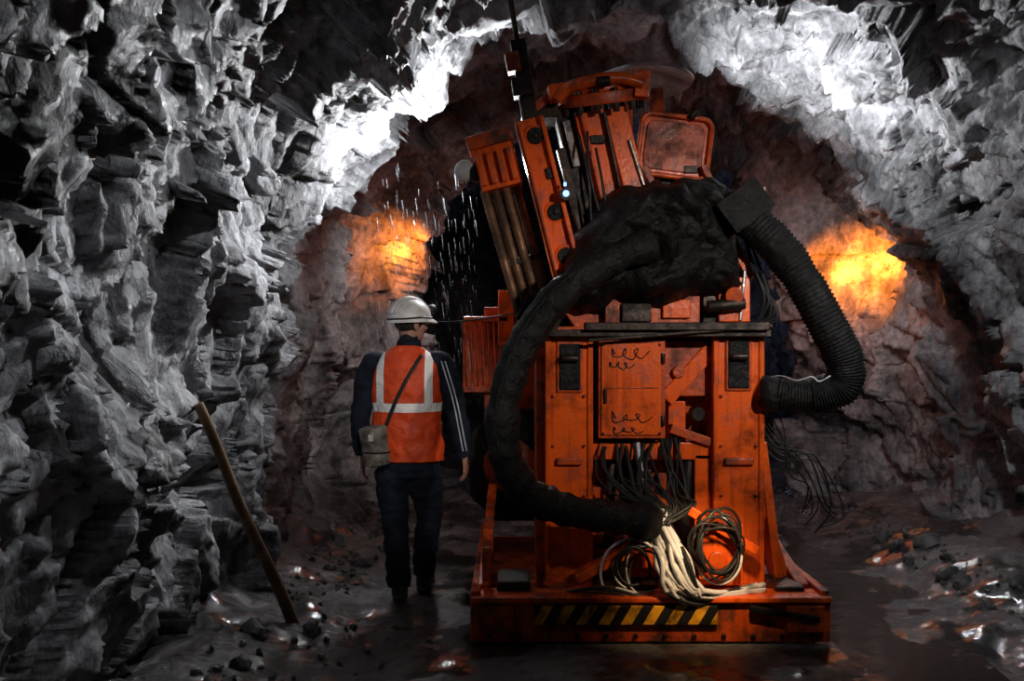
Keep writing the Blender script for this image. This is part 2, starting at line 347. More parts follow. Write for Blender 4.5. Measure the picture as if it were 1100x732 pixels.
for s in (-1, 1):
    b.ell((s*.078, -.008, -.008), (.012, .020, .033), 'skin', n=14, m=8); b.ell((s*.045, .062, -.018), (.022, .022, .02), 'skin', n=12, m=8); b.ell((s*.03, .088, .028), (.022, .012, .008), 'skin', n=12, m=8)
o = b.obj('face', hd); remesh(o, 0.0045, 2)
b = MB()
for s in (-1, 1):
    b.ell((s*.031, .083, .008), (.013, .012, .010), 'eye', n=14, m=8); b.ell((s*.032, .093, .008), (.005, .004, .005), 'hair', n=10, m=6)
    b.tube([(s*.015, .098, .030), (s*.032, .098, .036), (s*.05, .086, .030)], .0045, 'hair', n=6, k=3)
b.tube([(-.024, .086, -.058), (0, .098, -.056), (.024, .086, -.058)], [.003, .0065, .003], 'lip', n=8, k=4)
b.ell((0, -.008, .028), (.081, .096, .092), 'hair', z0=-0.75, z1=0.9)
b.obj('facial_features', hd)
b = MB()
b.ell((0, -.002, .030), (.122, .142, .132), 'white', n=40, m=14, z0=0.0, z1=1.0)
b.ell((0, -.002, .030), (.114, .134, .120), 'white', n=40, m=14, z0=0.0, z1=1.0)
vs = []; fs = []; n = 48
for k in range(3):
    for j in range(n):
        a = 2*math.pi*j/n; fr = max(0, math.sin(a))**2; ex = [0, .010+.030*fr, .013+.034*fr][k]; dz = [0.004, -.008-.012*fr, -.018-.014*fr][k]
        vs.append(((.121+ex)*math.cos(a), -.002+(.141+ex)*math.sin(a), .030+dz))
for k in range(2):
    for j in range(n): fs.append((k*n+j, k*n+(j+1) % n, (k+1)*n+(j+1) % n, (k+1)*n+j))
b.add(vs, fs, 'white', True)
for xo in (-.035, 0, .035):
    pts = [(xo, -.002+.142*math.cos(t)*math.sqrt(1-(xo/.122)**2), .032+.132*math.sin(t)*math.sqrt(1-(xo/.122)**2)) for t in [math.radians(15+i*10) for i in range(16)]]
    b.tube(pts, (.008 if xo else .010), 'white', n=8)
b.obj('hard_hat', hd)
b = MB(); b.tube([(0, .135, .085), (0, .16, .088), (0, .185, .088)], [.022, .030, .031], 'strap', n=20); b.tube([(0, .185, .088), (0, .188, .088)], [.027, .026], 'lampweak', n=20)
b.tube([(.0, .14, .06), (.09, .10, .035), (.124, 0, .04), (.09, -.10, .035), (0, -.145, .035), (-.09, -.10, .035), (-.124, 0, .04), (-.09, .10, .035), (0, .14, .06)], .006, 'strap', n=8, k=5)
b.tube([(.05, -.12, .035), (.05, -.115, -.05), (.045, -.08, -.12)], .0035, 'strap', n=6, k=4)
b.obj('cap_lamp', hd)

# ---------------------------------------------------------------- tunnel
def h3(c):
    a = math.sin(c[0]*127.1+c[1]*311.7+c[2]*74.7)*43758.5453
    b = math.sin(c[0]*269.5+c[1]*183.3+c[2]*246.1)*43758.5453
    d = math.sin(c[0]*113.5+c[1]*271.9+c[2]*124.6)*43758.5453
    return Vector((a-math.floor(a)-0.5, b-math.floor(b)-0.5, d-math.floor(d)-0.5))
SR = Matrix.Rotation(math.radians(42), 3, 'X') @ Matrix.Rotation(math.radians(12), 3, 'Y')
def rockdisp(p):
    w = noise.noise_vector(p*1.1)*0.20+noise.noise_vector(p*3.7)*0.02
    q = SR @ (p+w); q = Vector((q.x*1.1, q.y*1.25, q.z*0.68))
    q1 = q*1.35; c = noise.voronoi(q1)[1][0]; r = h3(c)
    near = 0.72 if p.y < 3.6 and p.x < 0 else 1.0
    d = ((q1-c).dot(r)*0.60+r.x*0.06)*near
    q2 = q*3.2; c = noise.voronoi(q2)[1][0]; r = h3(c)
    d += (q2-c).dot(r)*0.24+r.y*0.025
    q3 = (p+w)*6.5; c = noise.voronoi(q3)[1][0]; r = h3(c)
    d += (q3-c).dot(r)*0.075
    d += (noise.noise(p*0.55)*0.28+noise.noise(p*1.5+Vector((9, 3, 1)))*0.12)*near
    cr = abs(noise.noise(q*1.9+Vector((4, 4, 4))))
    if cr < 0.07: d -= 0.06*(1-cr/0.07)
    d += noise.fractal(p*8.0, 0.75, 2.1, 3)*0.022
    return d
def sstep(a, b, x):
    t = min(1, max(0, (x-a)/(b-a))); return t*t*(3-2*t)
def profile(y):
    t = sstep(8.7, 9.25, y); t2 = sstep(9.5, 10.6, y)
    xl = -1.75+t*0.78-t2*1.3; xr = 3.6-t*0.66+t2*1.3; H = 4.08-0.16*t+t2*0.9  # widens past the mouth, shaped to leave the drift walls in shadow
    H -= 0.26*math.exp(-((y-6.0)/0.4)**2)  # rock overhang, also shaped to keep light off the near ceiling
    return xl, xr, H
ys = []; y = -2.0
while y < 10.6: ys.append(y); y += 0.045 if y < 1.5 else (0.02+0.001*max(0, y-4))
while y < 24: ys.append(y); y += 0.16
NA = 600
def section(s, y):
    xl, xr, H = profile(y); xc = (xl+xr)/2; W = (xr-xl)/2; zs = 1.1; low = zs+0.45
    arc = 8.4; tot = arc+2*low; a = s*tot
    if a < low: return Vector((xl, y, -0.45+a)), Vector((1, 0, 0.0))
    if a > low+arc: return Vector((xr, y, zs-(a-low-arc))), Vector((-1, 0, 0.0))
    th = math.pi*(1-(a-low)/arc); c = math.cos(th); sn = math.sin(th); e = 0.86
    x = xc+W*math.copysign(abs(c)**e, c); z = zs+(H-zs)*abs(sn)**e
    return Vector((x, y, z)), Vector((-c, 0, -sn*0.9)).normalized()
rows = []
for y in ys:
    row = []
    for j in range(NA+1):
        p, n = section(j/NA, y)
        row.append(p+n*rockdisp(p))
    rows.append(row)
wall_ob = {}
splits = [('wall_left', 0, int(NA*0.30)), ('ceiling', int(NA*0.30), int(NA*0.70)), ('wall_right', int(NA*0.70), NA)]
for nm, a, b in splits:
    w = b-a+1; vs = [tuple(v) for r in rows for v in r[a:b+1]]
    fs = [(i*w+j, (i+1)*w+j, (i+1)*w+j+1, i*w+j+1) for i in range(len(ys)-1) for j in range(w-1)]
    me = bpy.data.meshes.new(nm); me.from_pydata(vs, [], fs); me.materials.append(M['rock'])
    me.polygons.foreach_set('use_smooth', [True]*len(fs)); me.update()
    o = bpy.data.objects.new(nm, me); scene.collection.objects.link(o); wall_ob[nm] = o
def endwall(nm, y, flip):
    vs = []; fs = []; nx, nz = 60, 50
    for i in range(nz+1):
        for j in range(nx+1):
            p = Vector((-3.4+9.2*j/nx, y, -0.5+6.4*i/nz)); p.y += flip*rockdisp(p)*0.8; vs.append(p)
    for i in range(nz):
        for j in range(nx): a = i*(nx+1)+j; fs.append((a, a+1, a+nx+2, a+nx+1))
    b = MB(); b.add(vs, fs, 'rock', True); b.obj(nm)
endwall('wall_back', 23.5, -1); endwall('wall_front', -1.9, 1)
bpy.context.view_layer.update()
def wall_hit(u, v):
    o = Vector((0, 0, CH)); d = (P(u, v, 5)-o).normalized(); best = None
    for ob in wall_ob.values():
        ok, loc, nor, _ = ob.ray_cast(o, d, distance=40)
        if ok and (best is None or (loc-o).length < (best-o).length): best = loc
    return best

def floor_h(x, y):
    p = Vector((x, y, 0))
    n = noise.fractal(p*1.1, 0.9, 2.0, 4)*0.07+noise.fractal(p*5, 0.8, 2.1, 4)*0.040
    dx = max(0, max(-0.35-x, x-1.8)); dy = max(0, max(4.8-y, y-6.9)); f = min(1, 0.0+math.hypot(dx, dy)/0.5)
    fw = min(1, 0.25+math.hypot(x+0.62, (y-5.9)*0.6)/0.8)
    h = n*min(f, fw)-0.01
    h += max(0, -1.15-x)*0.42*(0.7+0.8*noise.noise(p*1.3))
    h += max(0, x-2.5)*0.30*(0.8+0.8*noise.noise(p*1.2+Vector((5, 0, 0))))
    h -= 0.045*math.exp(-((x+0.75+0.1*math.sin(y*1.3))/0.16)**2)*fw
    k = math.exp(-((x-2.15-0.15*math.sin(y))/0.38)**2); h = h*(1-0.93*k)-0.02*k
    return h
fx = [-3.8+i*0.03 for i in range(int(9.8/0.03))]
fy = []; y = -2.2
while y < 10: fy.append(y); y += 0.03
while y < 24: fy.append(y); y += 0.2
vs = [(x, y, floor_h(x, y)) for y in fy for x in fx]; w = len(fx)
fs = [(i*w+j, i*w+j+1, (i+1)*w+j+1, (i+1)*w+j) for i in range(len(fy)-1) for j in range(w-1)]
b = MB(); b.add(vs, fs, 'mud', True); b.obj('floor')
m_, nt, bs = nt_new('standing_water'); bs.inputs['Base Color'].default_value = (.06, .048, .043, 1); bs.inputs['Roughness'].default_value = .10
tc = N(nt, 'ShaderNodeTexCoord'); nn = N(nt, 'ShaderNodeTexNoise', Scale=7.0, Detail=4.0); L(nt, tc.outputs['Object'], nn.inputs['Vector'])
bp = N(nt, 'ShaderNodeBump', Strength=0.25, Distance=0.02); L(nt, nn.outputs['Fac'], bp.inputs['Height']); L(nt, bp.outputs[0], bs.inputs['Normal']); M['pool'] = m_
b = MB(); vs = [Vector((2.1, 5.9, -0.016))]; fs = []
for i in range(48):
    a = i/48*2*math.pi; q = 1+0.25*noise.noise(Vector((math.cos(a)*2, math.sin(a)*2, 3))); vs.append(Vector((2.12+0.15*math.sin(a)+0.5*q*math.cos(a), 5.9+2.1*q*math.sin(a), -0.016)))
for i in range(48): fs.append((0, 1+i, 1+(i+1) % 48))
b.add(vs, fs, 'pool'); b.obj('puddle')
import bmesh
bm = bmesh.new(); bmesh.ops.create_icosphere(bm, subdivisions=2, radius=1); bm.verts.ensure_lookup_table()
iv = [v.co.copy() for v in bm.verts]; ifc = [tuple(v.index for v in f.verts) for f in bm.faces]; bm.free()
def rubble(n, xf, seed, big):
    random.seed(seed); b = MB()
    for i in range(n):
        y = random.uniform(2.4, 8.8); x = xf()
        if -0.35 < x < 1.85: continue
        if -1.0 < x < -0.3 and 5.3 < y < 6.6: continue
        if -1.45 < x < -1.1 and 5.0 < y < 5.5: continue
        if 1.6 < x < 2.7 and 4.0 < y < 8: continue
        sz = random.uniform(0.008, 0.028) if random.random() < 1-big else random.uniform(0.04, 0.10)
        R = Euler((random.random()*6, random.random()*6, random.random()*6)).to_matrix(); o = Vector((x, y, floor_h(x, y)+sz*0.15)); sc = Vector((1, random.uniform(.6, .9), random.uniform(.45, .8)))
        sd_ = Vector((i*3.1, i*1.7, seed)); vv = []
        for v in iv:
            q = v*(1+0.5*noise.noise(v*1.3+sd_)); q = Vector((q.x*sc.x, q.y*sc.y, q.z*sc.z))*sz; vv.append(o+R @ q)
        b.add(vv, ifc, 'stone', False)
    b.obj('rubble')
rubble(330, lambda: -1.45+abs(random.gauss(0, 0.35)), 3, 0.06); rubble(420, lambda: 3.05-abs(random.gauss(0, 0.4)), 4, 0.09)

# ---------------------------------------------------------------- drilling rig
rig = empty('drilling_rig', (0, 0, 0))
b = MB()
b.bx(-0.20, 1.66, 4.98, 6.8, 0.02, 0.17, 'orange2')
b.bx(-0.22, 1.69, 4.93, 4.99, 0.0, 0.24, 'orange2')
b.bx(-0.22, 1.69, 4.90, 5.10, 0.215, 0.245, 'orange')
b.bx(-0.22, -0.17, 4.95, 6.8, 0.17, 0.27, 'orange'); b.bx(1.64, 1.69, 4.95, 6.8, 0.17, 0.27, 'orange2')
b.bar((-0.16, 5.1, 0.24), (-0.13, 6.3, 0.62), 0.06, 0.05, 'orange'); b.bar((1.60, 5.1, 0.24), (1.5, 6.2, 0.62), 0.06, 0.05, 'orange2')
b.bar((-0.14, 5.15, 0.24), (-0.14, 5.15, 0.46), 0.05, 0.05, 'orange2')
b.bar((-0.14, 5.7, 0.24), (-0.14, 5.7, 0.52), 0.05, 0.05, 'orange2')
b.bx(-0.08, 0.10, 5.02, 5.30, 0.17, 0.30, 'steel')
b.bx(1.42, 1.58, 5.02, 5.30, 0.17, 0.27, 'steel')
for i in range(12):
    x = -0.12+i*0.155; b.cyl((x, 4.935, 0.035), (x, 4.915, 0.035), 0.014, 'steel', 8)
b.obj('base_skid', rig, 0.008)
b = MB(); b.box((0.0, 0, 0), (0.97, 0.02, 0.10), 'hazard'); o = b.obj('hazard_plate', rig, 0.003); o.location = (0.60, 4.915, 0.15)
b = MB()
for x in (-0.19, 1.45): b.bx(x, x+0.2, 4.90, 4.93, 0.06, 0.2, 'orange2')
b.bar((1.25, 4.9, 0.19), (1.62, 4.9, 0.13), 0.035, 0.03, 'steel')
b.obj('towing_lugs', rig, 0.006)
b = MB()
z0 = 0.17
for xa, xb in ((0.20, 0.445), (1.145, 1.41)):
    b.bx(xa, xb, 5.25, 5.55, z0, 1.62, 'orange')
    b.bx(xa-0.012, xa+0.02, 5.235, 5.3, z0, 1.62, 'orange'); b.bx(xb-0.02, xb+0.012, 5.235, 5.3, z0, 1.62, 'orange')
    b.bx(xa-0.02, xb+0.02, 5.22, 5.56, z0, z0+0.06, 'orange2')
    b.bx(xa+0.05, xb-0.05, 5.22, 5.26, 0.9, 0.94, 'orange2')
    for k in range(4):
        b.cyl((xa+0.035, 5.24, 0.45+k*0.28), (xa+0.035, 5.225, 0.45+k*0.28), 0.010, 'orange2', 8); b.cyl((xb-0.035, 5.24, 0.45+k*0.28), (xb-0.035, 5.225, 0.45+k*0.28), 0.010, 'orange2', 8)
b.bx(0.14, 0.20, 5.4, 5.9, z0, 1.75, 'orange2')
b.bx(0.22, 0.44, 6.3, 6.5, z0, 1.7, 'orange2'); b.bx(1.16, 1.38, 6.3, 6.5, z0, 1.7, 'orange2')
b.bx(0.44, 1.15, 5.30, 5.42, 0.92, 1.02, 'orange'); b.bx(0.44, 1.15, 5.30, 5.42, 0.30, 0.40, 'orange2')
b.bx(0.22, 0.45, 5.3, 6.5, 1.55, 1.68, 'orange2'); b.bx(1.15, 1.4, 5.3, 6.5, 1.55, 1.68, 'orange2')
b.bar((1.42, 5.35, 1.02), (1.50, 5.3, 0.25), 0.05, 0.16, 'orange'); b.bar((1.40, 5.3, 0.75), (1.56, 5.3, 0.24), 0.035, 0.08, 'orange')
b.obj('portal_frame', rig, 0.008)
b = MB()
b.bx(0.20, 1.44, 5.16, 5.75, 1.62, 1.66, 'steel'); b.bx(0.40, 1.42, 5.12, 5.2, 1.655, 1.70, 'steel')
b.bar((0.42, 5.14, 1.60), (1.44, 5.14, 1.68), 0.02, 0.02, 'steel')
b.obj('top_deck', rig, 0.006)
b = MB()
for cx, w_, za, zb in ((1.275, 0.12, 1.33, 1.60), (0.325, 0.12, 1.32, 1.58)):
    b.bx(cx-w_/2, cx+w_/2, 5.225, 5.26, za, zb, 'rubber'); b.bx(cx-w_/2-0.015, cx+w_/2+0.015, 5.235, 5.255, za-0.015, zb+0.015, 'orange2')  # black plate stands in for the shaded inside of each slot
    b.cyl((cx-0.05, 5.2, za+0.18), (cx+0.05, 5.2, za+0.18), 0.02, 'steel')
b.obj('column_slots', rig, 0.012)
b = MB()
b.bx(0.485, 0.86, 5.22, 5.45, 1.05, 1.605, 'orange2'); b.bx(0.50, 0.835, 5.205, 5.225, 1.07, 1.585, 'orange')
b.bx(0.515, 0.82, 5.20, 5.21, 1.33, 1.34, 'orange2')
for z in (1.15, 1.50): b.cyl((0.843, 5.205, z-0.03), (0.843, 5.205, z+0.03), 0.012, 'steel', 10)
b.bx(0.515, 0.53, 5.185, 5.205, 1.25, 1.33, 'steel')
for x in (0.51, 0.825):
    for z in (1.08, 1.575): b.cyl((x, 5.208, z), (x, 5.198, z), 0.008, 'steel', 8)
b.obj('electrical_cabinet', rig, 0.006)
b = MB()
def scrib(x, z, s, seed):
    random.seed(seed); pts = []
    for i in range(11):
        a = i*1.9; pts.append((x+s*(i*0.26+0.35*math.cos(a)), 5.201, z+s*(0.35*math.sin(a)+random.uniform(-.15, .15))))
    b.tube(pts, 0.003, 'steel', n=5, k=5)
scrib(0.55, 1.53, 0.075, 3); scrib(0.54, 1.46, 0.05, 5); scrib(0.55, 1.17, 0.08, 8); scrib(0.56, 1.10, 0.06, 9)
b.obj('paint_scribbles', rig)
random.seed(21)
b = MB()
b.bx(0.44, 1.16, 5.5, 5.56, 0.2, 1.62, 'orange2'); b.bx(0.25, 1.36, 5.62, 6.7, 0.2, 1.95, 'steel')
b.bx(0.87, 1.14, 5.34, 5.5, 1.28, 1.60, 'orange2')
b.bar((0.88, 5.33, 1.26), (1.14, 5.33, 1.55), 0.09, 0.03, 'orange'); b.bar((0.90, 5.32, 1.10), (1.13, 5.32, 1.02), 0.05, 0.1, 'orange2')
b.bx(0.90, 1.0, 5.36, 5.5, 1.0, 1.25, 'orange'); b.bx(1.04, 1.13, 5.30, 5.5, 0.45, 0.95, 'orange')
b.cyl((0.95, 5.3, 1.42), (0.95, 5.38, 1.42), 0.035, 'orange2'); b.cyl((1.06, 5.29, 1.18), (1.06, 5.4, 1.18), 0.04, 'steel')
b.cyl((0.98, 5.36, 0.42), (1.02, 5.36, 0.95), 0.035, 'steel'); b.cyl((0.55, 5.42, 0.3), (0.58, 5.42, 0.95), 0.05, 'steel')
b.bx(0.46, 0.62, 5.38, 5.5, 0.42, 0.75, 'orange2'); b.bx(0.66, 0.80, 5.32, 5.5, 0.62, 0.86, 'steel')
b.bar((0.36, 5.12, 0.30), (0.80, 5.05, 0.55), 0.05, 0.12, 'orange'); b.bx(1.02, 1.26, 5.08, 5.16, 0.26, 0.60, 'orange')
b.bar((0.96, 5.06, 0.68), (1.33, 5.06, 0.46), 0.05, 0.06, 'orange')
b.bx(0.46, 0.80, 5.10, 5.22, 0.17, 0.26, 'steel'); b.bx(0.2, 0.44, 5.05, 5.2, 0.17, 0.25, 'orange2')
b.cyl((1.12, 5.06, 0.4), (1.12, 5.12, 0.4), 0.05, 'orange2')
b.obj('machinery_block', rig, 0.006)
b = MB()
b.pbox(650, 752, 318, 350, 5.3, 0.3, 'orange2'); b.pbox(668, 700, 326, 346, 5.27, 0.04, 'steel'); b.pbox(712, 742, 322, 342, 5.27, 0.04, 'orange')
b.pbox(772, 806, 298, 346, 5.3, 0.25, 'orange'); b.pbox(755, 772, 305, 350, 5.34, 0.2, 'steel')
b.bar(P(806, 300, 5.35), P(780, 250, 5.4), 0.06, 0.1, 'orange2'); b.bar(P(795, 345, 5.3), P(800, 290, 5.3), 0.02, 0.02, 'chrome')
for i in range(5): b.cyl(P(655+i*13, 320, 5.26), P(655+i*13, 310, 5.26), 0.016, 'steel', 10)
b.cyl(P(760, 330, 5.25), P(800, 326, 5.25), 0.035, 'steel'); b.cyl(P(789, 318, 5.22), P(789, 318, 5.3), 0.05, 'orange2')
b.bar(P(598, 300, 5.5), P(640, 362, 5.5), 0.16, 0.25, 'orange2'); b.bar(P(560, 330, 5.45), P(600, 350, 5.45), 0.16, 0.2, 'steel')
b.cyl(P(585, 345, 5.3), P(585, 345, 5.6), 0.09, 'steel'); b.cyl(P(585, 345, 5.28), P(585, 345, 5.31), 0.055, 'orange2')
b.obj('valve_bank', rig, 0.006)
b = MB()
tl = [((520, 205), (560, 345)), ((531, 202), (571, 345)), ((542, 199), (582, 342)), ((553, 196), (592, 338))]
for i, (a, c) in enumerate(tl):
    b.cyl(P(*a, 5.40+0.02*(i % 2)), P(*c, 5.40+0.02*(i % 2)), 0.026, 'tube', 16)
b.bar(P(542, 285, 5.42), P(580, 275, 5.42), 0.035, 0.05, 'steel')
b.obj('drill_rod_magazine', rig, 0.003)
b = MB()
b.bar(P(540, 204, 5.4), P(527, 152, 5.4), 0.235, 0.2, 'orange'); b.bar(P(528, 160, 5.38), P(524, 146, 5.38), 0.26, 0.24, 'orange2')
for i in range(4): b.bar(P(521+i*11, 200-i*2.5, 5.28), P(513+i*11, 166-i*2.5, 5.28), 0.03, 0.03, 'orange')
b.bar(P(568, 130, 5.3), P(612, 305, 5.3), 0.165, 0.12, 'orange')
b.bar(P(557, 133, 5.28), P(601, 308, 5.28), 0.02, 0.16, 'orange'); b.bar(P(580, 127, 5.28), P(624, 302, 5.28), 0.02, 0.16, 'orange')
for (u, v) in ((575, 146), (597, 228), (608, 275)):
    b.cyl(P(u, v, 5.245), P(u, v, 5.23), 0.064, 'orange'); b.cyl(P(u, v, 5.235), P(u, v, 5.222), 0.048, 'rubber')  # black disc stands in for the shaded depth of each hole
    b.cyl(P(u, v, 5.225), P(u, v, 5.212), 0.014, 'steel', 8)
b.bar(P(590, 180, 5.23), P(593, 192, 5.23), 0.05, 0.02, 'steel')
b.bar(P(612, 118, 5.6), P(652, 290, 5.6), 0.20, 0.16, 'steel'); b.bar(P(608, 130, 5.5), P(620, 180, 5.5), 0.04, 0.05, 'chrome')
b.bar(P(632, 122, 5.5), P(662, 250, 5.5), 0.17, 0.1, 'orange'); b.bar(P(660, 118, 5.52), P(684, 215, 5.52), 0.13, 0.1, 'orange')
b.bar(P(624, 122, 5.46), P(652, 240, 5.46), 0.02, 0.1, 'orange2'); b.bar(P(648, 122, 5.46), P(672, 235, 5.46), 0.02, 0.12, 'steel')
b.bar(P(602, 160, 5.45), P(626, 252, 5.45), 0.05, 0.06, 'steel')
b.bar(P(676, 150, 5.46), P(692, 200, 5.46), 0.018, 0.03, 'chrome'); b.bar(P(634, 150, 5.43), P(650, 150, 5.43), 0.05, 0.02, 'steel')
b.pbox(560, 600, 110, 126, 5.45, 0.25, 'steel')
b.obj('drill_mast', rig, 0.006)
b = MB()
c0 = P(646, 112, 5.6); ax = Vector((-0.12, -0.25, 1)).normalized()
b.cyl(c0, c0+ax*0.07, 0.27, 'orange2', 40); b.cyl(c0+ax*0.07, c0+ax*0.10, 0.22, 'orange', 40); b.cyl(c0+ax*0.1, c0+ax*0.14, 0.09, 'steel')
side = ax.cross(Vector((0, 1, 0))).normalized(); fw = ax.cross(side).normalized()
for i in range(14):
    a = i*2*math.pi/14; q = c0+(side*math.cos(a)+fw*math.sin(a))*0.245
    b.cyl(q-ax*0.05, q+ax*0.09, 0.020, 'steel', 10)
b.bar(P(600, 108, 5.4), P(597, 92, 5.4), 0.1, 0.1, 'orange'); b.bar(P(688, 106, 5.4), P(690, 78, 5.4), 0.08, 0.1, 'orange')
arc = [P(598, 108, 5.36), P(612, 94, 5.34), P(640, 86, 5.33), P(668, 84, 5.34), P(690, 90, 5.36)]
b.tube(arc, [(0.035, 0.05)]*5, 'orange', n=12, k=5)
b.cyl(P(640, 88, 5.3), P(655, 87, 5.3), 0.03, 'steel')
b.obj('bolt_carousel', rig, 0.005)
b = MB()
b.bar(P(556, 44, 5.4), P(570, 132, 5.4), 0.09, 0.08, 'steel'); b.bar(P(549, 58, 5.36), P(553, 78, 5.36), 0.08, 0.1, 'orange2'); b.bar(P(560, 84, 5.36), P(563, 104, 5.36), 0.12, 0.1, 'steel')
b.cyl(P(556, 46, 5.4), P(545, -20, 5.4), 0.016, 'steel', 12); b.cyl(P(566, 90, 5.3), P(566, 90, 5.4), 0.03, 'steel')
b.bar(P(570, 120, 5.45), P(598, 98, 5.45), 0.05, 0.05, 'orange2')
b.obj('roof_drill', rig, 0.005)
b = MB(); vs = []; fs = []
cc = P(690, 92, 6.3)
for i in range(9):
    for j in range(33):
        a = j/32*2*math.pi; r = i/8; vs.append(cc+Vector((0.34*r*math.cos(a), 0.45*r*math.sin(a), 0.09*(1-r*r)+0.02)))
for i in range(8):
    for j in range(32): q = i*33+j; fs.append((q, q+33, q+34, q+1))
b.add(vs, fs, 'palegrey', True); o = b.obj('canopy_sheet', rig); sd = o.modifiers.new('s', 'SOLIDIFY'); sd.thickness = 0.015
b = MB(); b.bar(P(670, 96, 6.3), P(675, 330, 6.2), 0.10, 0.10, 'orange2'); b.bar(P(705, 96, 6.3), P(720, 330, 6.2), 0.08, 0.08, 'orange2'); b.obj('canopy_posts', rig, 0.005)
def rrect(b, p, w, h, r, th, key, R):
    pts = []
    for (sx, sz, a0) in ((1, 1, 0), (-1, 1, 90), (-1, -1, 180), (1, -1, 270)):
        for k in range(6):
            a = math.radians(a0+k*18); pts.append((sx*(w/2-r)+r*math.cos(a), sz*(h/2-r)+r*math.sin(a)))
    n = len(pts); vs = [p+R @ Vector((x, 0, z)) for x, z in pts]+[p+R @ Vector((x, th, z)) for x, z in pts]
    b.add(vs, [tuple(range(n)), tuple(reversed(range(n, 2*n)))]+[(i, i+n, (i+1) % n+n, (i+1) % n) for i in range(n)], key)
b = MB(); R = Matrix.Rotation(math.radians(7), 3, 'Y'); pc = P(724, 158, 5.7)
rrect(b, pc, 0.43, 0.37, 0.06, 0.14, 'orange', R)
rrect(b, pc+Vector((0, -0.012, 0)), 0.36, 0.30, 0.05, 0.02, 'orange2', R)
ring = []
for (sx, sz, a0) in ((1, 1, 0), (-1, 1, 90), (-1, -1, 180), (1, -1, 270)):
    for k in range(6):
        a = math.radians(a0+k*18); ring.append(pc+R @ Vector((sx*0.155+0.06*math.cos(a), -0.02, sz*0.125+0.06*math.sin(a))))
b.tube(ring+[ring[0]], 0.016, 'orange', n=8)
b.bar(P(690, 178, 5.66), P(700, 196, 5.66), 0.04, 0.06, 'orange2'); b.bar(P(755, 178, 5.66), P(765, 200, 5.66), 0.04, 0.06, 'orange2'); b.cyl(P(741, 128, 5.66), P(748, 118, 5.66), 0.025, 'steel')
b.pbox(735, 750, 178, 186, 5.68, 0.03, 'steel')
b.bar(P(725, 190, 5.8), P(730, 240, 5.8), 0.2, 0.1, 'steel')
b.obj('lamp_guard_panel', rig, 0.005)
b = MB()
c = P(501, 183, 5.35); b.ell(c, (0.070, 0.055, 0.06), 'white'); b.cyl(c, c+Vector((0.10, 0.02, -0.02)), 0.055, 'steel')
b.obj('side_lamp', rig)
b = MB(); c = P(608, 208, 5.14)
b.cyl(c, c+Vector((0, 0.08, 0)), 0.035, 'steel', 20); b.cyl(c+Vector((0, -0.004, 0)), c, 0.018, 'lamp', 20); b.cyl(P(607, 196, 5.14), P(607, 200, 5.14), 0.008, 'lamp', 10)
b.obj('work_lamp', rig)
b = MB()
b.pbox(520, 600, 330, 440, 6.6, 0.5, 'orange2'); b.pbox(535, 552, 312, 372, 6.5, 0.12, 'orange'); b.pbox(497, 522, 345, 420, 6.7, 0.3, 'orange2')
for i in range(7): b.bar(P(500+i*6, 345, 6.55), P(503+i*6, 418, 6.55), 0.014, 0.02, 'orange')
b.pbox(498, 546, 340, 346, 6.5, 0.1, 'orange'); b.pbox(498, 546, 416, 422, 6.5, 0.1, 'orange2')
b.pbox(520, 590, 440, 560, 6.5, 0.4, 'steel'); b.cyl(P(548, 500, 6.3), P(548, 500, 6.8), 0.34, 'rubber', 32); b.cyl(P(548, 500, 6.28), P(548, 500, 6.3), 0.18, 'orange2', 24)
b.obj('side_carriage', rig, 0.008)
b = MB()
b.cyl((1.25, 6.5, 1.95), (1.25, 6.5, 2.05), 0.05, 'steel'); b.cyl((1.25, 6.5, 2.05), (1.25, 6.5, 2.17), 0.045, 'amber'); b.obj('amber_beacon', rig, 0.01)
poly = [(598, 300), (600, 274), (616, 250), (636, 232), (648, 206), (668, 194), (700, 192), (735, 186), (768, 181), (788, 194), (794, 225), (802, 262), (808, 305), (792, 322), (768, 320), (750, 322), (735, 335), (712, 336), (690, 334), (668, 324), (650, 336), (628, 338), (612, 326)]
def inside(x, y):
    c = False; n = len(poly)
    for i in range(n):
        x1, y1 = poly[i]; x2, y2 = poly[(i+1) % n]
        if (y1 > y) != (y2 > y) and x < (x2-x1)*(y-y1)/(y2-y1)+x1: c = not c
    return c
def edged(x, y):
    m_ = 1e9; n = len(poly)
    for i in range(n):
        a = Vector(poly[i]); e = Vector(poly[(i+1) % n])-a; p = Vector((x, y))-a; t = max(0, min(1, p.dot(e)/e.dot(e))); m_ = min(m_, (p-e*t).length)
    return m_
vid = {}; vs = []; fs = []
st = 2.0
for iu in range(0, 112):
    for iv_ in range(0, 84):
        u = 592+iu*st; v = 176+iv_*st
        if inside(u+st/2, v+st/2):
            q = []
            for (a, c) in ((iu, iv_), (iu, iv_+1), (iu+1, iv_+1), (iu+1, iv_)):
                if (a, c) not in vid:
                    uu = 592+a*st; vv_ = 176+c*st
                    e = min(1, edged(uu, vv_)/38) if inside(uu, vv_) else 0
                    w = P(uu, vv_, 5.2)
                    fold = noise.noise(Vector((uu*0.03-vv_*0.03, vv_*0.012+uu*0.010, 1)))
                    yy = 5.50-0.42*math.sqrt(1-(1-e)**2)+0.10*noise.fractal(Vector((uu*0.012+vv_*0.012, vv_*0.010-uu*0.004, 1)), 0.9, 2, 4)+0.03*(1-abs(fold)*2)
                    vid[(a, c)] = len(vs); vs.append(Vector((w.x, yy, w.z))+noise.noise_vector(w*9)*0.018)
                q.append(vid[(a, c)])
            fs.append(tuple(q))
b = MB(); b.add(vs, fs, 'rubber', True); o = b.obj('rubber_cover', rig); sd = o.modifiers.new('s', 'SOLIDIFY'); sd.thickness = 0.03
